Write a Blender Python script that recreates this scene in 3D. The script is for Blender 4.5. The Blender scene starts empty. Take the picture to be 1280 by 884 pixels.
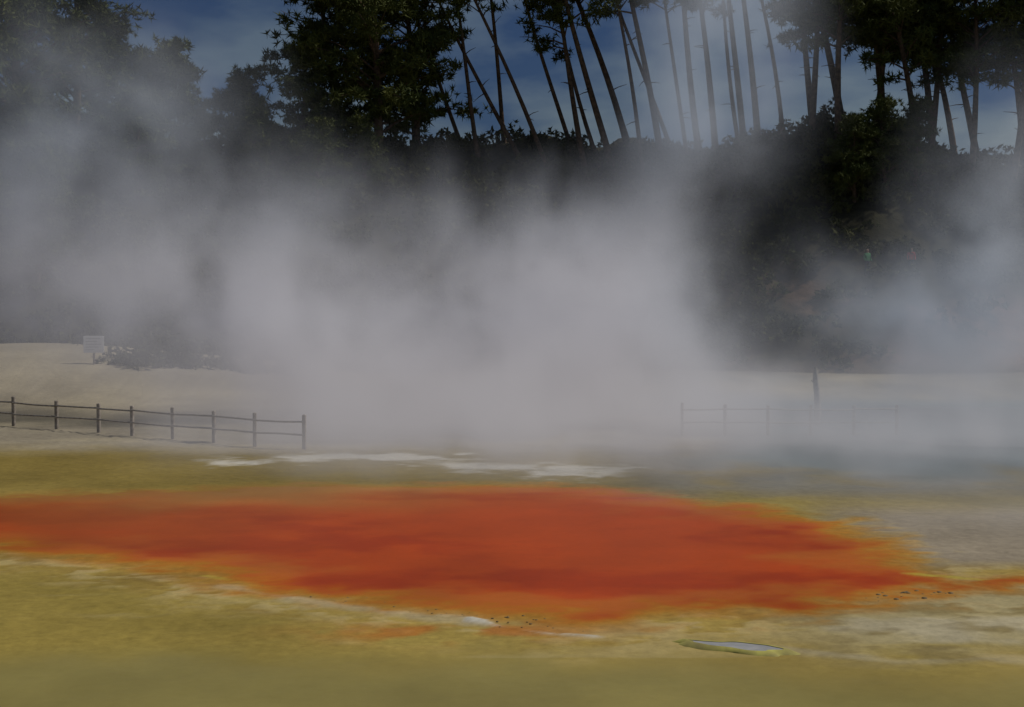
import bpy, math, random
import numpy as np
from mathutils import Vector
rng=np.random.default_rng(7); random.seed(7)
scene=bpy.context.scene
scene.view_settings.view_transform='Standard'; scene.view_settings.look='None'; scene.view_settings.exposure=0
C=scene.collection

# ---------- noise helpers ----------
_tab=np.random.default_rng(3).random((256,256))
def vnoise(x,y):
    xi=np.floor(x).astype(int); yi=np.floor(y).astype(int); fx=x-xi; fy=y-yi
    fx=fx*fx*(3-2*fx); fy=fy*fy*(3-2*fy)
    g=lambda a,b:_tab[a%256,b%256]
    return (g(xi,yi)*(1-fx)+g(xi+1,yi)*fx)*(1-fy)+(g(xi,yi+1)*(1-fx)+g(xi+1,yi+1)*fx)*fy
def fbm(x,y,o=5):
    s=0;a=.5;t=0
    for i in range(o):
        s=s+a*vnoise(x*2**i+17.3*i,y*2**i+9.1*i); t+=a; a*=.5
    return s/t
def sst(a,b,v):
    t=np.clip((v-a)/(b-a),0,1); return t*t*(3-2*t)

def mesh_obj(name,verts,faces,mat=None,parent=None,smooth=False):
    me=bpy.data.meshes.new(name); me.from_pydata([tuple(v) for v in verts],[],faces); me.update()
    if smooth: me.polygons.foreach_set('use_smooth',[True]*len(me.polygons))
    o=bpy.data.objects.new(name,me); C.objects.link(o)
    if mat: me.materials.append(mat)
    if parent: o.parent=parent
    return o
def tri_mesh(name,V,mat):
    n=len(V)//3
    me=bpy.data.meshes.new(name); me.vertices.add(n*3); me.vertices.foreach_set('co',V.astype(np.float32).ravel())
    me.loops.add(n*3); me.loops.foreach_set('vertex_index',np.arange(n*3,dtype=np.int32))
    me.polygons.add(n); me.polygons.foreach_set('loop_start',np.arange(0,n*3,3,dtype=np.int32))
    me.update(calc_edges=True); me.validate(); me.materials.append(mat); return me
def grid_obj(name,X,Y,Z,mat,col=None):
    ny,nx=X.shape
    co=np.stack([X,Y,Z],-1).reshape(-1,3).astype(np.float32)
    i=np.arange(nx-1)[None,:]+nx*np.arange(ny-1)[:,None]
    q=np.stack([i,i+1,i+nx+1,i+nx],-1).reshape(-1,4).astype(np.int32)
    me=bpy.data.meshes.new(name); me.vertices.add(len(co)); me.vertices.foreach_set('co',co.ravel())
    me.loops.add(q.size); me.loops.foreach_set('vertex_index',q.ravel())
    me.polygons.add(len(q)); me.polygons.foreach_set('loop_start',np.arange(0,q.size,4,dtype=np.int32))
    me.polygons.foreach_set('use_smooth',np.ones(len(q),dtype=bool))
    me.update(calc_edges=True)
    if col is not None:
        a=me.color_attributes.new('Col','FLOAT_COLOR','POINT')
        a.data.foreach_set('color',col.reshape(-1,4).astype(np.float32).ravel())
    me.materials.append(mat); o=bpy.data.objects.new(name,me); C.objects.link(o); return o

# ---------- materials ----------
def new_mat(name):
    m=bpy.data.materials.new(name); m.use_nodes=True; nt=m.node_tree
    return m,nt,nt.nodes['Principled BSDF']
def noise_mat(name,c1,c2,scale=3,rough=.8,spec=.3,bump=0,detail=5):
    m,nt,b=new_mat(name); N=nt.nodes;L=nt.links
    tc=N.new('ShaderNodeTexCoord'); n=N.new('ShaderNodeTexNoise'); n.inputs['Scale'].default_value=scale; n.inputs['Detail'].default_value=detail
    r=N.new('ShaderNodeValToRGB'); r.color_ramp.elements[0].position=.3; r.color_ramp.elements[1].position=.7
    r.color_ramp.elements[0].color=(*c1,1); r.color_ramp.elements[1].color=(*c2,1)
    L.new(tc.outputs['Object'],n.inputs['Vector']); L.new(n.outputs[0],r.inputs[0]); L.new(r.outputs[0],b.inputs['Base Color'])
    b.inputs['Roughness'].default_value=rough; b.inputs['Specular IOR Level'].default_value=spec
    if bump:
        bp=N.new('ShaderNodeBump'); bp.inputs['Strength'].default_value=bump; L.new(n.outputs[0],bp.inputs['Height']); L.new(bp.outputs[0],b.inputs['Normal'])
    return m
bark=noise_mat('bark',(.05,.035,.025),(.17,.11,.07),4,.9,.2,.5)
needles=noise_mat('pine_needles',(.035,.055,.014),(.12,.13,.03),.4,.75,.15)
leaves=noise_mat('shrub_leaves',(.032,.040,.012),(.09,.09,.03),.35,.85,.1)
wood=noise_mat('weathered_wood',(.22,.19,.16),(.42,.375,.32),9,.85,.2,.4)
white=noise_mat('sign_paint',(.68,.69,.70),(.82,.82,.82),5,.5,.4)
ink=noise_mat('sign_print',(.38,.38,.39),(.48,.48,.48),8,.6,.3)
rockm=noise_mat('dark_rock',(.14,.10,.045),(.30,.21,.10),6,.8,.3,.5)

# ---------- ground ----------
def axis(a,b,step,lo,hi,n=26):
    d=np.arange(a,b+1e-6,step); l=a-np.geomspace(step,a-lo,n)[::-1]; r=b+np.geomspace(step,hi-b,n)
    return np.concatenate([l,d,r])
xs=axis(-24,24,.09,-900,900); ys=axis(13,50,.065,-200,1500,40)
X,Y=np.meshgrid(xs,ys)
poly=np.array([(-22,31),(-14,27.6),(-9.8,26.1),(-8.07,25.5),(-6.3,24.4),(-4.64,23.3),(-3.14,22.3),(-2,21.5),(-.5,20.8),(1.17,20.2),(2.57,20.9),(4.5,21.5),(5.9,21.9),(7.38,22.6),(8.6,22.7),(13,22.6),(13,24.2),(9,24.0),(8.0,23.7),(7.4,24.7),(7.6,26.3),(7.2,29.5),(5,32.6),(1.2,35),(-5.1,35.5),(-9.1,34.5),(-12.7,33.5),(-22,34.5)],float)
def sdf(px,py,P):
    d=np.full(px.shape,1e9); inside=np.zeros(px.shape,bool)
    for k in range(len(P)):
        a=P[k];b=P[(k+1)%len(P)];e=b-a
        t=np.clip(((px-a[0])*e[0]+(py-a[1])*e[1])/(e@e),0,1)
        d=np.minimum(d,np.hypot(px-a[0]-t*e[0],py-a[1]-t*e[1]))
        c=((a[1]>py)!=(b[1]>py))&(px<(b[0]-a[0])*(py-a[1])/((b[1]-a[1]) if b[1]!=a[1] else 1e-9)+a[0])
        inside^=c
    return np.where(inside,d,-d)
n1=fbm(X*.35,Y*.35); n2=fbm(X*1.3+50,Y*1.6); n3=fbm(X*.12+9,Y*.2+4); n4=fbm(X*.25+80,Y*.6+30); n5=fbm(X*3+5,Y*4+8)
rag=fbm(X*.9+33,Y*1.4+7,6)
sd=sdf(X,Y,poly)+(n1-.5)*1.6+(n2-.5)*1.1+(rag-.5)*1.5+(n5-.5)*.7
def mixc(c,col,f): return c*(1-f[...,None])+np.array(col)*f[...,None]
col=np.zeros(X.shape+(3,))+np.array((.35,.265,.062))
col=mixc(col,(.44,.32,.085),sst(.38,.65,n3)*.8)
col=mixc(col,(.28,.225,.06),sst(.5,.75,n1)*.5)
col=mixc(col,(.29,.25,.08),sst(18.9,16.6,Y+(n1-.5)*4)*.8)
near=sst(-2.4,-.1,sd)*(Y<30)
col=mixc(col,(.48,.34,.085),near*.85)
crust=near*sst(.47,.56,n5*.5+n2*.5)
col=mixc(col,(.58,.47,.23),crust*.7)
col=mixc(col,(.25,.14,.035),near*sst(.5,.4,n5*.4+rag*.6)*.6)
streak=fbm(X*.35+11,Y*1.0+70)
col=mixc(col,(.47,.38,.17),sst(.55,.70,streak)*(Y<23)*(Y>18.5)*.4)
right=sst(3.2,6.5,X+(n1-.5)*4)*sst(17.6,19,Y+ (n2-.5))*sst(24.5,23,Y)
col=mixc(col,(.45,.38,.20),right*sst(.36,.6,n4)*.9)
col=mixc(col,(.25,.19,.07),right*sst(.49,.60,n2*.6+n5*.4)*.7)
back=sst(31,36,Y+(n1-.5)*3)
col=mixc(col,(.27,.20,.05),back)
tan=sst(41,46,Y+(n1-.5)*4)
col=mixc(col,(.40,.345,.235),tan)
col=mixc(col,(.31,.27,.20),tan*sst(.45,.6,fbm(X*.15+3,Y*.5+60))*.7)
fade=1-.8*sst(29.5,34,Y+(n1-.5)*4)*sst(3,-7,X)
fade2=1-.45*sst(31,35,Y)
col=mixc(col,(.46,.21,.03),sst(-.9,.3,sd)*fade)
col=mixc(col,(.52,.13,.014),sst(-.1,.9,sd)*fade)
core=sst(.5,2.2,sd+(n4-.5)*3.0)*fade*fade2
col=mixc(col,(.50,.066,.005),core*.95)
col=mixc(col,(.38,.038,.004),sst(.48,.66,n4*.7+n2*.3)*core*.75)
col=mixc(col,(.32,.09,.012),sst(-2,-11,X)*sst(.4,.62,n3*.7+n4*.3)*sst(0,1,sd)*.6)
sp=np.exp(-((X+.9)/1.7)**2-((Y-19.95)/.55)**2)
col=mixc(col,(.46,.17,.03),np.clip(sp*1.2*sst(.35,.6,n2),0,.8))
def ridge(pts,w,amp=1):
    P=np.array(pts,float); d=np.full(X.shape,1e9)
    for a,b in zip(P[:-1],P[1:]):
        e=b-a;t=np.clip(((X-a[0])*e[0]+(Y-a[1])*e[1])/(e@e),0,1); d=np.minimum(d,np.hypot(X-a[0]-t*e[0],Y-a[1]-t*e[1]))
    return np.clip(sst(w,0,d+(n2-.5)*w*2.0+(rag-.5)*w*1.4)*amp,0,1)
w1=ridge([(-.6,20.7),(-.1,20.2),(.5,19.85),(1.2,19.6)],.14,.95)
w2=ridge([(-7.6,40.3),(-6.2,40.8),(-4.5,41.6),(-3.0,41.2)],1.5,1)+ridge([(-3.4,41),(-2,39.8),(0,38.8),(2.2,38.2)],1.7,1)
w3=ridge([(-5,23),(-3.3,21.9),(-1.9,21.1),(-.7,20.7)],.3,.25)
w4=ridge([(3.8,18.9),(5.2,18.2),(6.5,18.4),(8.5,18.0)],.3,.25)
w5=ridge([(5.0,20.2),(6.2,20.0),(7.6,20.4),(9.5,20.1)],.7,.3)
wh=np.clip(w1+w2+w3+w4+w5,0,1)
col=mixc(col,(.62,.58,.47),wh)
yel=ridge([(7.0,24.1),(7.6,23.9),(8.2,23.6)],.16,.6)+ridge([(-5.4,23.9),(-4.9,23.5)],.1,.4)
col=mixc(col,(.52,.44,.06),np.clip(yel,0,1))
pr=sst(6,8,X)*sst(24.2,25.5,Y)*sst(33,30,Y)*(1-sst(-1.0,0,sd))
col=mixc(col,(.34,.29,.22),pr*.9)
far=sst(30,36,Y)*sst(1,5,X)
col=mixc(col,(.20,.20,.18),far*sst(.2,.6,n1)*.8)
bluew=sst(34,42,Y+(n1-.5)*6)*sst(5,9,X+(n1-.5)*4)*sst(66,60,Y)
col=mixc(col,(.09,.145,.155),bluew)
col=mixc(col,(.10,.075,.04),sst(73,78,Y+(n1-.5)*5)*.8)
Z=np.zeros(X.shape)+(n1-.5)*.05*(sd<0)+wh*.03*(Y<30)+(n2-.5)*.02*sst(.2,-.6,sd)+(n5-.5)*.05*sst(0,-.5,sd)*sst(18.4,19.4,Y)
Z=Z*(1-bluew)
bank=np.exp(-((X+26)/11)**2-((Y-72)/7)**2)*1.3+sst(62,74,Y)*.7*sst(-8,-16,X)
Z+=bank+ sst(62,76,Y)*.35
wet=np.clip(sst(-.2,1,sd)*.8+sst(18.8,17.4,Y+(n1-.5)*3)*.8,0,1)
cc=np.concatenate([np.clip(col,0,1),wet[...,None]],-1)
gm,nt,b=new_mat('ground_sinter'); N=nt.nodes;L=nt.links
at=N.new('ShaderNodeAttribute'); at.attribute_name='Col'
tc=N.new('ShaderNodeTexCoord')
nA=N.new('ShaderNodeTexNoise'); nA.inputs['Scale'].default_value=5; nA.inputs['Detail'].default_value=9; nA.inputs['Roughness'].default_value=.75
nB=N.new('ShaderNodeTexNoise'); nB.inputs['Scale'].default_value=.35; nB.inputs['Detail'].default_value=4
for n in (nA,nB): L.new(tc.outputs['Object'],n.inputs['Vector'])
amp=N.new('ShaderNodeMapRange'); amp.inputs[1].default_value=0; amp.inputs[2].default_value=.6; amp.inputs[3].default_value=1.1; amp.inputs[4].default_value=.3; L.new(at.outputs['Alpha'],amp.inputs[0])
cn=N.new('ShaderNodeMath'); cn.operation='SUBTRACT'; L.new(nA.outputs[0],cn.inputs[0]); cn.inputs[1].default_value=.5
ml=N.new('ShaderNodeMath'); ml.operation='MULTIPLY_ADD'; L.new(cn.outputs[0],ml.inputs[0]); L.new(amp.outputs[0],ml.inputs[1]); ml.inputs[2].default_value=1
mr2=N.new('ShaderNodeMapRange'); mr2.inputs[1].default_value=.3; mr2.inputs[2].default_value=.7; mr2.inputs[3].default_value=.82; mr2.inputs[4].default_value=1.12
L.new(nB.outputs[0],mr2.inputs[0])
m2=N.new('ShaderNodeMath'); m2.operation='MULTIPLY'; L.new(ml.outputs[0],m2.inputs[0]); L.new(mr2.outputs[0],m2.inputs[1])
vm=N.new('ShaderNodeVectorMath'); vm.operation='SCALE'; L.new(at.outputs['Color'],vm.inputs[0]); L.new(m2.outputs[0],vm.inputs['Scale'])
L.new(vm.outputs[0],b.inputs['Base Color'])
rr_=N.new('ShaderNodeMapRange'); rr_.inputs[3].default_value=.85; rr_.inputs[4].default_value=.38; L.new(at.outputs['Alpha'],rr_.inputs[0]); L.new(rr_.outputs[0],b.inputs['Roughness'])
b.inputs['Specular IOR Level'].default_value=.08
bp=N.new('ShaderNodeBump'); bp.inputs['Strength'].default_value=.2; bp.inputs['Distance'].default_value=.02; L.new(nA.outputs[0],bp.inputs['Height']); L.new(bp.outputs[0],b.inputs['Normal'])
ground=grid_obj('ground',X,Y,Z,gm,cc)

# ---------- blue hot pool at right ----------
wm,nt,b=new_mat('pool_water'); b.inputs['Base Color'].default_value=(.09,.145,.155,1); b.inputs['Roughness'].default_value=.4; b.inputs['Specular IOR Level'].default_value=.25
n=nt.nodes.new('ShaderNodeTexNoise'); n.inputs['Scale'].default_value=2.5; bp=nt.nodes.new('ShaderNodeBump'); bp.inputs['Strength'].default_value=.15
tcc=nt.nodes.new('ShaderNodeTexCoord'); nt.links.new(tcc.outputs['Object'],n.inputs[0]); nt.links.new(n.outputs[0],bp.inputs['Height']); nt.links.new(bp.outputs[0],b.inputs['Normal'])
pts=[]
for k in range(96):
    a=k/96*2*math.pi; r=1+.06*math.sin(3*a+1)+.04*math.sin(7*a)+.02*math.sin(13*a)
    pts.append((23+12.5*r*math.cos(a),51+8.5*r*math.sin(a),.01))
mesh_obj('hot_spring_pool',pts,[list(range(96))],wm)

# ---------- hill ----------
def hill_h(x,y):
    x=np.asarray(x,float); y=np.asarray(y,float)
    y0=77+2.5*np.sin(x*.09+1)+1.5*np.sin(x*.23)+sst(10,40,x)*2-sst(-15,-35,x)*3
    top=16.0+1.0*np.sin(x*.11+.5)+.8*np.sin(x*.31)-1.4*np.exp(-((x-6)/3)**2)
    up=sst(0,1,(y-y0)/25)*.55+np.clip((y-y0)/25,0,1)*.45
    h=up*top-(sst(106,150,y)*11)
    h=h+(fbm(x*.16+30,y*.16+5)-.5)*3.2*sst(0,.25,(y-y0)/25)+(fbm(x*.8,y*.8)-.5)*.7*sst(0,.1,(y-y0)/25)
    return h-.6*(y<y0)
hx,hy=np.meshgrid(np.arange(-110,110.1,.6),np.concatenate([np.arange(71,115,.5),np.arange(115,230,4)]))
hz=hill_h(hx,hy)
hm,nt,b=new_mat('hill_soil'); N=nt.nodes;L=nt.links
at=N.new('ShaderNodeAttribute'); at.attribute_name='Col'
tc=N.new('ShaderNodeTexCoord'); nn=N.new('ShaderNodeTexNoise'); nn.inputs['Scale'].default_value=1.2; nn.inputs['Detail'].default_value=8; nn.inputs['Roughness'].default_value=.7
L.new(tc.outputs['Object'],nn.inputs['Vector'])
mr=N.new('ShaderNodeMapRange'); mr.inputs[1].default_value=.3; mr.inputs[2].default_value=.7; mr.inputs[3].default_value=.4; mr.inputs[4].default_value=1.6; L.new(nn.outputs[0],mr.inputs[0])
vm=N.new('ShaderNodeVectorMath'); vm.operation='SCALE'; L.new(at.outputs['Color'],vm.inputs[0]); L.new(mr.outputs[0],vm.inputs['Scale']); L.new(vm.outputs[0],b.inputs['Base Color'])
b.inputs['Roughness'].default_value=.95; b.inputs['Specular IOR Level'].default_value=.1
bp=N.new('ShaderNodeBump'); bp.inputs['Strength'].default_value=.8; bp.inputs['Distance'].default_value=.4; L.new(nn.outputs[0],bp.inputs['Height']); L.new(bp.outputs[0],b.inputs['Normal'])
def bare(x,y,h):
    b1=np.exp(-((x-30)/5)**2-((h-3.2)/1.8)**2)
    b2=sst(10,13,x)*sst(2.0,.6,h)
    b3=np.exp(-((x-22)/6)**2-((h-4)/2.2)**2)*.8
    return np.clip(b1*1.2+b2+b3,0,1)
bm_=bare(hx,hy,hz)*sst(.3,.55,fbm(hx*.3,hy*.3))
hc=np.zeros(hx.shape+(3,))+np.array((.035,.033,.016)); hc=mixc(hc,(.21,.11,.075),bm_); hc=mixc(hc,(.10,.07,.04),sst(1.2,.3,hz))
grid_obj('hill',hx,hy,hz,hm,np.concatenate([hc,np.ones(hx.shape+(1,))],-1))

# ---------- foliage generators ----------
def tufts(cent,n,ln,wd,updir=None,bias=.3):
    M=len(cent); c=np.repeat(cent,n,0)
    d=rng.normal(size=(M*n,3)); d[:,2]+=bias; d/=np.linalg.norm(d,axis=1,keepdims=True)
    s=rng.normal(size=(M*n,3)); s-=d*(s*d).sum(1,keepdims=True); s/=np.linalg.norm(s,axis=1,keepdims=True)
    l=ln*rng.uniform(.6,1.2,(M*n,1)); w=wd*rng.uniform(.7,1.3,(M*n,1))
    a=c+s*w*.5; b2=c-s*w*.5; e=c+d*l
    return np.stack([a,b2,e],1).reshape(-1,3)
def tube(path,rad,sides=8):
    vs=[];fs=[]
    for i,(p,r) in enumerate(zip(path,rad)):
        t=(path[min(i+1,len(path)-1)]-path[max(i-1,0)]); t=t/np.linalg.norm(t)
        u=np.cross(t,(0.3,1,.1)); u/=np.linalg.norm(u); v=np.cross(t,u)
        for k in range(sides):
            a=2*math.pi*k/sides; vs.append(p+r*(math.cos(a)*u+math.sin(a)*v))
    for i in range(len(path)-1):
        for k in range(sides):
            k2=(k+1)%sides; fs.append((i*sides+k,i*sides+k2,(i+1)*sides+k2,(i+1)*sides+k))
    return vs,fs
def pine_mesh(seed,H,c0,spread,r0,limbs,dead=4,tn=9,dens=1.0,bend=1.0):
    r=np.random.default_rng(seed)
    ts=np.linspace(0,1,14); ph=r.uniform(0,6)
    path=[np.array([bend*.5*math.sin(t*3+ph)-bend*.5*math.sin(ph),bend*.4*math.sin(t*2.3+ph*2)-bend*.4*math.sin(ph*2),t*H-.6*(t==0)]) for t in ts]
    rad=[r0*(1.25 if t==0 else 1)*(1-.8*t) for t in ts]
    V,F=tube(path,rad,9); V=list(V);F=list(F)
    P=np.array(path)
    def at(t): return np.array([np.interp(t,ts,P[:,k]) for k in range(3)])
    cents=[]
    def addtube(p,rd,s=5):
        v,f=tube(p,rd,s); o=len(V); V.extend(v); F.extend([tuple(i+o for i in q) for q in f])
    for i in range(limbs):
        u=(i+r.random())/limbs; t=c0+(1-c0)*u*.99
        prof=(1-u)**.6*(.55+.45*min(1,u*5+.3))
        Ln=spread*max(.18,prof)*r.uniform(.5,1.2)
        az=r.uniform(0,2*math.pi); up=r.uniform(-.05,.5)+.5*u
        b0=at(t); dirv=np.array([math.cos(az),math.sin(az),up]); 
        pth=[b0+dirv*Ln*s+np.array([0,0,.12*Ln*math.sin(s*3)]) for s in (0,.35,.7,1)]
        rb=max(.03,r0*.3*(1-.6*u)); addtube(pth,[rb,rb*.75,rb*.45,rb*.15])
        for j in range(int(2+Ln*1.1)):
            s=r.uniform(.35,1.02); pc=b0+dirv*Ln*s+np.array([0,0,.12*Ln*math.sin(s*3)])+r.normal(size=3)*np.array([1,1,.25])*Ln*.13
            pr_=r.uniform(.35,.75)
            for k in range(int(6*dens)):
                cents.append(pc+r.normal(size=3)*np.array([1,1,.4])*pr_*.75)
    for i in range(dead):
        t=c0*r.uniform(.35,1); b0=at(t); az=r.uniform(0,6.28); Ln=r.uniform(.4,1.4)
        d=np.array([math.cos(az),math.sin(az),r.uniform(-.1,.4)])
        addtube([b0,b0+d*Ln*.5,b0+d*Ln+np.array([0,0,-.1])],[.05,.03,.012],4)
    me=bpy.data.meshes.new('trunk'); me.from_pydata([tuple(map(float,v)) for v in V],[],F); me.polygons.foreach_set('use_smooth',[True]*len(me.polygons)); me.materials.append(bark)
    fo=tri_mesh('foliage',tufts(np.array(cents),tn,.5,.11),needles)
    return me,fo
kinds={
 'tall':[pine_mesh(11+i,24,.47,4.0,.27,36,4,11,1.0,1.6) for i in range(3)],
 'thin':[pine_mesh(31+i,23,.52,2.8,.18,24,4,10,.9,1.6) for i in range(3)],
 'right':[pine_mesh(51+i,19,.36,4.4,.27,42,4,12,1.1,1.6) for i in range(4)],
 'full':[pine_mesh(71+i,15,.10,5.4,.34,62,2,13,1.2) for i in range(4)],
 'low':[pine_mesh(91+i,9,.12,3.4,.22,46,0,13,1.2) for i in range(3)],
}
def pine(kind,i,x,y,rot=0,lean=(0,0),s=1.0,dz=0):
    tr,fo=kinds[kind][i%len(kinds[kind])]
    e=bpy.data.objects.new('pine_tree',None); C.objects.link(e)
    e.location=(x,y,float(hill_h(x,y))-.3+dz)
    e.rotation_euler=(math.radians(lean[1]),math.radians(lean[0]),0); e.scale=(s,s,s)
    for nm,m in (('trunk',tr),('foliage',fo)):
        o=bpy.data.objects.new(nm,m); C.objects.link(o); o.parent=e; o.rotation_euler=(0,0,rot)
for k,(x,y,kd,ln,s) in enumerate([(-2.4,100,'thin',-13,1),(-3.6,103,'thin',-22,.95),(-.6,104,'thin',-8,1),(.9,101,'thin',-25,1),(2.9,100,'thin',-20,1.05),(4.6,103,'thin',-12,1),(5.6,100,'tall',-11,.9),(6.6,102,'thin',-17,1),(7.6,101,'tall',-14,1),(8.8,104,'tall',-18,1),(9.6,100,'thin',-9,1),(11.1,101,'tall',-10,1),(12.2,104,'thin',-15,1),(13,100,'thin',-6,1),(14.1,103,'tall',-11,1),(15.2,102,'tall',-7,1),(16.8,100,'thin',-10,1),(17.6,104,'tall',-2,1),(18.5,103,'tall',-4,1),(20,101,'thin',-8,1)]):
    pine(kd,k,x,y,k*1.3,(ln,(k%3-1)*3),s)
for k,(x,y,ln,s) in enumerate([(21.8,100,-3,1),(22.6,103,-7,1),(23.3,98,2,1.0),(24.6,102,-6,1.1),(26,99,3,.95),(27.4,101,-9,1.05),(28.2,104,-3,1.05),(29,97.5,-4,1),(30.4,100,5,1),(31.6,103,-8,1.1),(32.8,98,-2,.95),(33.7,104,-10,1),(34.4,101,-6,1.05),(35.6,98,4,1),(37.4,100,-14,1),(38.8,97,-3,1.1),(41,101,3,1)]):
    pine('right',k,x,y,k*1.7,(ln,(k%3-1)*3),s)
for k,(x,y,s,ln) in enumerate([(-9.6,98,1.1,3),(-12.6,100,1.0,-5),(-7.0,101,1.05,-8),(-15,96,.65,0),(-37,89,1.35,0),(-33,92,1.2,3),(-40,85,1.3,-3),(-30.5,96,.95,4),(-35,83,1.0,0),(-44,92,1.5,0),(-38.5,79.5,.8,3)]):
    pine('full',k,x,y,k*2.1,(ln,0),s)
for k,(x,y,s) in enumerate([(-18.5,98,.75),(-20.5,101,.65),(-23.4,99,1.0),(-26,97,.9),(-28.5,99,1.0),(-21.8,95,.6),(-17,94,.7),(-25,92,.8),(-30,87,.9),(-31,80,.75),(-33.5,77,.7),(-28.5,82,.8),(-10,94,.6),(-13,92,.7),(25.5,93,.7),(28,95,.7),(23,92,.65)]):
    pine('low',k,x,y,k*1.1,(0,0),s)

# ---------- hillside shrubs: one mass ----------
cs=[]
K=0
while K<1600:
    x=rng.uniform(-50,48); y=rng.uniform(74,104); h=float(hill_h(x,y))
    if h<.5: continue
    if float(bare(x,y,h))>.35 and rng.random()<.85: continue
    R=rng.uniform(.5,1.5)*(1.25 if y>92 else 1)
    n=int(26*R*R)+10
    u=rng.normal(size=(n,3)); u/=np.linalg.norm(u,axis=1,keepdims=True); u[:,2]=np.abs(u[:,2])*.85
    rr=R*rng.uniform(.55,1.05,(n,1))*(1+.25*np.sin(u[:,:1]*5+K))
    cs.append(u*rr+np.array([x,y,h-.1])); K+=1
cs=np.concatenate(cs)
sh=bpy.data.objects.new('hillside_shrubs',tri_mesh('hillside_shrubs',tufts(cs,5,.34,.2,bias=.1),leaves)); C.objects.link(sh)
def bush(x,y,z,R,hs):
    n=int(420*R); u=rng.normal(size=(n,3)); u/=np.linalg.norm(u,axis=1,keepdims=True); u[:,2]=np.abs(u[:,2])*hs
    rr=R*rng.uniform(.35,1.05,(n,1))*(1+.2*np.sin(u[:,:1]*4+x)+.15*np.sin(u[:,1:2]*7))
    o=bpy.data.objects.new('bush',tri_mesh('bush',tufts(u*rr,6,.3,.14),leaves)); C.objects.link(o); o.location=(x,y,z)
bush(-19.3,70,.7,1.9,.9); bush(-16.9,70.5,.5,1.7,.9); bush(-29,77,1.2,1.8,.9); bush(-23,75,1.2,1.4,.9); bush(-14.3,71,.5,1.6,.8); bush(-11.5,72,.4,1.5,.8)

# ---------- fences ----------
def box(vs,fs,c,sx,sy,sz,rot=0,jit=.0):
    o=len(vs); ca,sa=math.cos(rot),math.sin(rot); bv=min(sx,sy)*.18
    ring=[(-sx/2+bv,-sy/2),(sx/2-bv,-sy/2),(sx/2,-sy/2+bv),(sx/2,sy/2-bv),(sx/2-bv,sy/2),(-sx/2+bv,sy/2),(-sx/2,sy/2-bv),(-sx/2,-sy/2+bv)]
    for z,k in ((0,1),(sz-bv,1),(sz,.75)):
        for (a,b2) in ring: 
            a*=k;b2*=k; vs.append((c[0]+a*ca-b2*sa,c[1]+a*sa+b2*ca,c[2]+z))
    for r in range(2):
        for i in range(8):
            j=(i+1)%8; fs.append((o+r*8+i,o+r*8+j,o+(r+1)*8+j,o+(r+1)*8+i))
    fs.append(tuple(o+16+i for i in range(8)))
def beam(vs,fs,a,b,r):
    a=np.array(a,float);b=np.array(b,float)
    v,f=tube([a,(a+b)/2+np.array([0,0,random.uniform(-.02,.02)]),b],[r,r,r],6); o=len(vs); vs.extend([tuple(q) for q in v]); fs.extend([tuple(i+o for i in q) for q in f])
def fence(posts,rails,name='wooden_fence',h=1.1,pw=.12,rr=.032):
    e=bpy.data.objects.new(name,None); C.objects.link(e)
    vs=[];fs=[];rv=[];rf=[]
    for i,(x,y,z) in enumerate(posts):
        box(vs,fs,(x,y,z-.2),pw,pw,h+.2+random.uniform(-.06,.06),random.uniform(-.3,.3))
    for a,b in zip(posts[:-1],posts[1:]):
        for rz in rails: beam(rv,rf,(a[0],a[1]-.09,a[2]+rz+random.uniform(-.03,.03)),(b[0],b[1]-.09,b[2]+rz+random.uniform(-.03,.03)),rr)
    mesh_obj('posts',vs,fs,wood,e); mesh_obj('rails',rv,rf,wood,e,True)
L1=[(-22.6,54,.0),(-20.7,52.4,.0),(-18.6,50.8,0),(-16.6,49.6,0),(-14.7,48.4,0),(-13.2,47.3,0),(-11.55,46.3,0),(-9.9,45.2,0),(-8.3,43.9,0),(-6.6,43.2,0)]
fence(L1,(.88,.46))
fence([(5.95+1.5*i,47.6+.12*i*(i>6),0) for i in range(6)],(.9,.45),pw=.11,rr=.028)

# ---------- sign ----------
e=bpy.data.objects.new('information_sign',None); C.objects.link(e); e.location=(-21.0,68.5,1.0); e.rotation_euler=(0,0,.12)
vs=[];fs=[]; box(vs,fs,(0,.06,-.3),.10,.10,1.9); mesh_obj('post',vs,fs,wood,e)
vs=[];fs=[]; box(vs,fs,(0,0,.95),1.0,.05,.85); o=mesh_obj('board',vs,fs,white,e)
vs=[];fs=[]
for k in range(5): 
    w=[.7,.55,.75,.6,.4][k]; z=1.64-k*.14; vs+= [(-.38,-.029,z),(-.38+w,-.029,z),(-.38+w,-.029,z+.04),(-.38,-.029,z+.04)]; fs.append(tuple(range(4*k,4*k+4)))
mesh_obj('lettering',vs,fs,ink,e)

# ---------- dead snag standing in the mist at right ----------
def snag(x,y,h):
    e=bpy.data.objects.new('dead_tree',None); C.objects.link(e); e.location=(x,y,-.1)
    pth=[np.array([.05*math.sin(t*5),0,t*h]) for t in np.linspace(0,1,7)]
    V,F=tube(pth,[.15,.14,.13,.12,.11,.10,.06],8)
    for (t,a,l) in ((.72,2.8,.2),(.9,1.0,.2)):
        b0=np.array([0,0,t*h]); d=np.array([math.cos(a),.2,.7])
        v,f=tube([b0,b0+d*l*.5,b0+d*l],[.06,.04,.02],5); o=len(V); V=list(V)+list(v); F=F+[tuple(i+o for i in q) for q in f]
    mesh_obj('trunk',V,F,wood,e,True)
snag(11.4,51,2.3)

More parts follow.
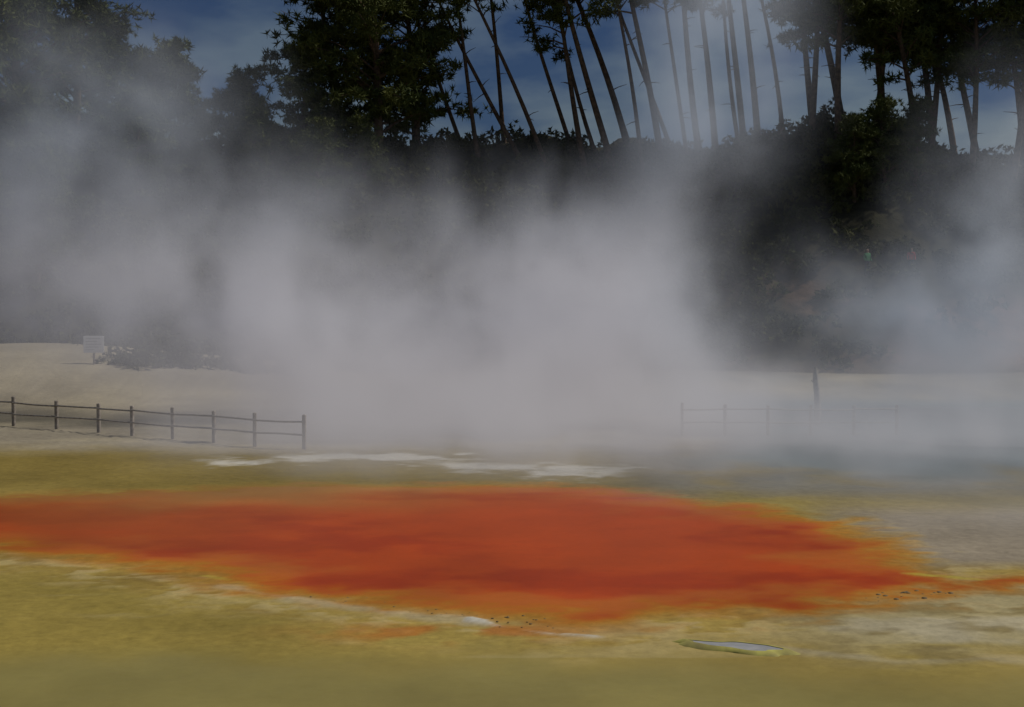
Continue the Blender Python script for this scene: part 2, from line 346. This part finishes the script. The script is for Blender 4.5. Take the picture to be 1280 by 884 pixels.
# ---------- small spring with yellow rim & stones ----------
e=bpy.data.objects.new('small_spring',None); C.objects.link(e); e.location=(3.1,18.95,.03); e.rotation_euler=(0,0,-.42)
def blob(n,a,b2,z,sc=1,zr=0):
    r=[]
    for k in range(n):
        t=2*math.pi*k/n; q=sc*(1+.1*math.sin(2*t+.5)+.09*math.sin(5*t)+.05*math.sin(9*t)); r.append((a*q*math.cos(t),b2*q*math.sin(t)+.05*math.sin(t*2),z))
    return r
A=blob(48,.60,.17,.025); B=blob(48,.60,.17,.03,1.1); D_=blob(48,.60,.17,-.04,1.4)
ringf=[(i,(i+1)%48,48+(i+1)%48,48+i) for i in range(48)]+[(48+i,48+(i+1)%48,96+(i+1)%48,96+i) for i in range(48)]
sulf=noise_mat('sulphur_crust',(.30,.25,.10),(.60,.56,.14),3,.8,.2,.4)
mesh_obj('rim',A+B+D_,ringf,sulf,e,True)
sw=noise_mat('milky_water',(.32,.33,.33),(.46,.45,.43),5,.4,.3)
mesh_obj('water',blob(48,.60,.17,.018,1.02),[list(range(48))],sw,e)
e=bpy.data.objects.new('shore_stones',None); C.objects.link(e)
vs=[];fs=[]
def stone(x,y,z,r):
    o=len(vs); 
    for i in range(4):
        for k in range(7):
            a=2*math.pi*k/7; rr=r*(1,.95,.7,.3)[i]*random.uniform(.8,1.2); vs.append((x+rr*math.cos(a)*1.3,y+rr*math.sin(a),z+r*(0,.3,.55,.68)[i]))
    for i in range(3):
        for k in range(7): k2=(k+1)%7; fs.append((o+i*7+k,o+i*7+k2,o+i*7+7+k2,o+i*7+7+k))
    fs.append(tuple(o+21+k for k in range(7)))
for k in range(30): stone(5.9+k*.05+random.uniform(-.2,.2),22.2+random.uniform(-.3,.3)+k*.01,-.01,random.uniform(.012,.045))
for k in range(80): 
    t=random.random(); stone(-4.9+6*t+random.uniform(-.3,.3),23.1-3.0*t+random.uniform(-.4,.4),-.01,random.uniform(.01,.02))
mesh_obj('stones',vs,fs,rockm,e,True)

# ---------- people on the hillside lookout ----------
def person(x,zt,shirt,face):
    y=80.0
    while float(hill_h(x,y))<zt and y<102: y+=.1
    g=float(hill_h(x,y))
    e=bpy.data.objects.new('person',None); C.objects.link(e); e.location=(x,y,g+.02); e.rotation_euler=(0,0,face)
    J=[(0,0,.95),(0,0,1.15),(0,0,1.38),(0,-.01,1.5),(0,-.02,1.6),(0,-.02,1.72),
       (.19,0,1.40),(.25,.02,1.14),(.22,-.16,.96),(-.19,0,1.40),(-.25,.02,1.14),(-.2,-.14,.98),
       (.1,0,.9),(.11,-.02,.5),(.11,.02,.08),(.11,-.14,.03),(-.1,0,.9),(-.12,.0,.5),(-.13,.06,.08),(-.13,-.1,.03)]
    E=[(0,1),(1,2),(2,3),(3,4),(4,5),(2,6),(6,7),(7,8),(2,9),(9,10),(10,11),(0,12),(12,13),(13,14),(14,15),(0,16),(16,17),(17,18),(18,19)]
    R=[.15,.14,.15,.06,.10,.085,.075,.05,.04,.075,.05,.04,.095,.07,.045,.04,.095,.07,.045,.04]
    me=bpy.data.meshes.new('body'); me.from_pydata(J,E,[]); o=bpy.data.objects.new('body',me); C.objects.link(o); o.parent=e
    m=o.modifiers.new('s','SKIN')
    for i,v in enumerate(me.skin_vertices[0].data): v.radius=(R[i],R[i]*.85); v.use_root=(i==0)
    o.modifiers.new('ss','SUBSURF').levels=1
    mt,nt,b=new_mat('clothing_and_skin'); b.inputs['Roughness'].default_value=.8
    tc=nt.nodes.new('ShaderNodeTexCoord'); sp=nt.nodes.new('ShaderNodeSeparateXYZ'); rp=nt.nodes.new('ShaderNodeValToRGB'); rp.color_ramp.interpolation='CONSTANT'
    dv=nt.nodes.new('ShaderNodeMath'); dv.operation='DIVIDE'; dv.inputs[1].default_value=1.85
    nt.links.new(tc.outputs['Object'],sp.inputs[0]); nt.links.new(sp.outputs[2],dv.inputs[0]); nt.links.new(dv.outputs[0],rp.inputs[0]); nt.links.new(rp.outputs[0],b.inputs['Base Color'])
    el=rp.color_ramp.elements; el[0].position=0; el[0].color=(.03,.02,.02,1); el[1].position=.06; el[1].color=(.03,.035,.05,1)
    q=el.new(.53); q.color=(*shirt,1); q=el.new(.80); q.color=(.35,.22,.16,1); q=el.new(.93); q.color=(.04,.025,.015,1)
    me.materials.append(mt)
person(22.3,5.9,(.05,.22,.09),.4); person(25.3,6.0,(.45,.04,.04),-.3)

# ---------- steam : procedural volume ----------
vmat=bpy.data.materials.new('steam'); vmat.use_nodes=True; nt=vmat.node_tree; nt.nodes.clear(); N=nt.nodes;L=nt.links
try: vmat.cycles.volume_step_rate=9.0
except Exception as ex: print('step',ex)
out=N.new('ShaderNodeOutputMaterial'); vs_=N.new('ShaderNodeVolumeScatter'); at=N.new('ShaderNodeAttribute'); at.attribute_name='density'
vs_.inputs['Color'].default_value=(.97,.97,.98,1); vs_.inputs['Anisotropy'].default_value=.2
L.new(at.outputs['Fac'],vs_.inputs['Density'])
# added emission standing in for light scattered many times inside the cloud (only one scatter is traced)
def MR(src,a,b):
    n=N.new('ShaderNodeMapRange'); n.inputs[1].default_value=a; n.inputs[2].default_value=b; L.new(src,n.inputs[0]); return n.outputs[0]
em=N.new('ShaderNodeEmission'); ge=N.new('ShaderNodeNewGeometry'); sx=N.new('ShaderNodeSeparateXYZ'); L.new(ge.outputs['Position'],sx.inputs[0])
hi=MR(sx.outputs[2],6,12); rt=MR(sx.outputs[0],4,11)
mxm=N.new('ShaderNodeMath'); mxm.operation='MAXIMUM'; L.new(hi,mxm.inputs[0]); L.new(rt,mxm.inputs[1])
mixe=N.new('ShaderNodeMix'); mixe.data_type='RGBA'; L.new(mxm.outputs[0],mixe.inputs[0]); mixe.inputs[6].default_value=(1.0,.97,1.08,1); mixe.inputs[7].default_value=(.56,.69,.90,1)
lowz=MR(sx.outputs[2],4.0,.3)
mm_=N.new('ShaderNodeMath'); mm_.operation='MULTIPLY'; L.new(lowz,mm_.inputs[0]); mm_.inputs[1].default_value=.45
mixw=N.new('ShaderNodeMix'); mixw.data_type='RGBA'; L.new(mm_.outputs[0],mixw.inputs[0]); L.new(mixe.outputs[2],mixw.inputs[6]); mixw.inputs[7].default_value=(.90,.72,.60,1)  # low glow tinted warm, imitating light bounced off the orange pool
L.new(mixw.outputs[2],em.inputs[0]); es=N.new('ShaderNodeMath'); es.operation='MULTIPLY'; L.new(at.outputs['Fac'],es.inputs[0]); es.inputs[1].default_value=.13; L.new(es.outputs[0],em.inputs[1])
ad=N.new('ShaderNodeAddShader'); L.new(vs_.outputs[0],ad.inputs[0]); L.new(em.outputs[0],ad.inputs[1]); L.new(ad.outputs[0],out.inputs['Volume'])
ng=bpy.data.node_groups.new('steam_gen','GeometryNodeTree'); ng.interface.new_socket('Geometry',in_out='OUTPUT',socket_type='NodeSocketGeometry')
N=ng.nodes;L=ng.links
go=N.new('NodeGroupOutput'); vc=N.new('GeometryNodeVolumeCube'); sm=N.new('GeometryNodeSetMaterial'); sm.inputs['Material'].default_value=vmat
mn=(-34,24,-2.0); mx_=(36,70,25)
vc.inputs['Min'].default_value=mn; vc.inputs['Max'].default_value=mx_
vc.inputs['Resolution X'].default_value=170; vc.inputs['Resolution Y'].default_value=80; vc.inputs['Resolution Z'].default_value=72
pos=N.new('GeometryNodeInputPosition')
def M(op,a,b=None,c=None):
    n=N.new('ShaderNodeMath'); n.operation=op
    for i,v in enumerate((a,b,c)):
        if v is None: continue
        if isinstance(v,(int,float)): n.inputs[i].default_value=v
        else: L.new(v,n.inputs[i])
    return n.outputs[0]
def VM(op,a,b=None,s=None):
    n=N.new('ShaderNodeVectorMath'); n.operation=op
    for i,v in enumerate((a,b)):
        if v is None: continue
        if isinstance(v,tuple): n.inputs[i].default_value=v
        else: L.new(v,n.inputs[i])
    if s is not None: n.inputs['Scale'].default_value=s
    return n
def NZ(vec,scale,detail,rough=.55,dist=0):
    n=N.new('ShaderNodeTexNoise'); n.inputs['Scale'].default_value=scale; n.inputs['Detail'].default_value=detail; n.inputs['Roughness'].default_value=rough; n.inputs['Distortion'].default_value=dist
    L.new(vec,n.inputs['Vector']); return n
w=NZ(pos.outputs[0],.13,3)
wv=VM('SUBTRACT',w.outputs['Color'],(.5,.5,.5)).outputs[0]; wv=VM('MULTIPLY',wv,(6,5,5)).outputs[0]
wp=VM('ADD',pos.outputs[0],wv).outputs[0]
PL=[(0,51,.2,7,4.5,2.6,.30),(0,54,1.4,5.5,4.5,3.6,.30),(1.8,54,3.4,3.8,4.5,3.0,.28),(4.5,53,2.0,2.8,4,3.4,.24),(-5.5,53,1.5,3.8,4.5,3.0,.26),(-9,54,3.2,3.8,4,3.0,.20),(-12.5,55,4.6,3.6,4,3.2,.14),
(-18,55,9.5,3.8,4,5,.10),(-16,56,13,4.5,4,3,.07),(-8,56,8.5,4.5,4,2.4,.05),(-1,56,7.2,4.5,4,2.2,.07),(6.4,57,8.8,2.2,4,4.0,.055),(8.6,58,15,2.8,4,5.5,.14),
(14.8,57,3.6,3.0,4,2.4,.16),(19.6,56,7.6,2.4,4,4.2,.13),(19.5,56,2.4,4,4,2.6,.15),(14,43.5,.3,9,3,1.8,.28),(0,45,-.3,8,4,1.7,.20),(.5,38,.3,6.5,3,1.7,.16),(10,37,.2,6,3.5,1.6,.13),(-7,43,.2,3.5,3,1.5,.10),(-20,58,4,4,4,3.5,.09),(10,29.5,0,3,3,.9,.06)]
tot=None
for (x,y,z,rx,ry,rz,a) in PL:
    d=VM('SUBTRACT',wp if rz>2 else pos.outputs[0],(x,y,z)).outputs[0]; d=VM('DIVIDE',d,(rx,ry,rz)).outputs[0]
    l=VM('DOT_PRODUCT',d,d).outputs['Value']
    g=M('MULTIPLY',M('EXPONENT',M('MULTIPLY',l,-1.0)),a)
    tot=g if tot is None else M('ADD',tot,g)
ws=VM('MULTIPLY',wp,(1,1,.75)).outputs[0]
n1_=NZ(ws,.27,6,.68,.5)
mrn=N.new('ShaderNodeMapRange'); L.new(n1_.outputs[0],mrn.inputs[0]); mrn.inputs[1].default_value=.38; mrn.inputs[2].default_value=.64; mrn.inputs[3].default_value=.06; mrn.inputs[4].default_value=2.15
den=M('MULTIPLY',tot,mrn.outputs[0])
den=M('MAXIMUM',M('SUBTRACT',den,.004),0.0)
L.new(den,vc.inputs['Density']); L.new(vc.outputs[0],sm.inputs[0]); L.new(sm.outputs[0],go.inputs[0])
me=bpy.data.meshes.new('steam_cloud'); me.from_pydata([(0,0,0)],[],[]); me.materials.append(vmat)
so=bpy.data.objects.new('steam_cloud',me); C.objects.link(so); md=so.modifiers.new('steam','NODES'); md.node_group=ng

# ---------- light ----------
el=math.radians(50); az=math.radians(80)   # sun high on the right
sun=bpy.data.lights.new('sun','SUN'); sun.energy=2.3; sun.angle=math.radians(.5); sun.color=(1,.95,.88)
s=bpy.data.objects.new('sun',sun); C.objects.link(s)
dv=Vector((math.sin(az)*math.cos(el),math.cos(az)*math.cos(el),math.sin(el)))
s.rotation_euler=dv.to_track_quat('Z','Y').to_euler()
wd=bpy.data.worlds.new('World'); scene.world=wd; wd.use_nodes=True; nt=wd.node_tree; N=nt.nodes;L=nt.links
bg=N['Background']; sk=N.new('ShaderNodeTexSky'); sk.sky_type='NISHITA'; sk.sun_disc=False; sk.sun_elevation=el; sk.sun_rotation=az
mu=N.new('ShaderNodeMix'); mu.data_type='RGBA'; mu.blend_type='MULTIPLY'; mu.inputs[0].default_value=1
tc=N.new('ShaderNodeTexCoord'); mp=N.new('ShaderNodeMapping'); mp.inputs['Scale'].default_value=(1,1,2.6); mp.inputs['Location'].default_value=(.35,.2,.1); nz=N.new('ShaderNodeTexNoise'); nz.inputs['Scale'].default_value=7; nz.inputs['Detail'].default_value=6
cr=N.new('ShaderNodeValToRGB'); cr.color_ramp.elements[0].position=.38; cr.color_ramp.elements[0].color=(.22,.30,.47,1); cr.color_ramp.elements[1].position=.56; cr.color_ramp.elements[1].color=(.64,.64,.66,1)
L.new(tc.outputs['Generated'],mp.inputs[0]); L.new(mp.outputs[0],nz.inputs[0]); L.new(nz.outputs[0],cr.inputs[0]); L.new(cr.outputs[0],mu.inputs[7])
L.new(sk.outputs[0],mu.inputs[6]); L.new(mu.outputs[2],bg.inputs[0]); bg.inputs[1].default_value=.05

# ---------- camera ----------
cam=bpy.data.cameras.new('camera'); cam.lens=48; cam.sensor_width=36; cam.clip_end=3000
co=bpy.data.objects.new('camera',cam); C.objects.link(co); co.location=(0,0,5); co.rotation_euler=(math.radians(90-2.58),0,0); scene.camera=co
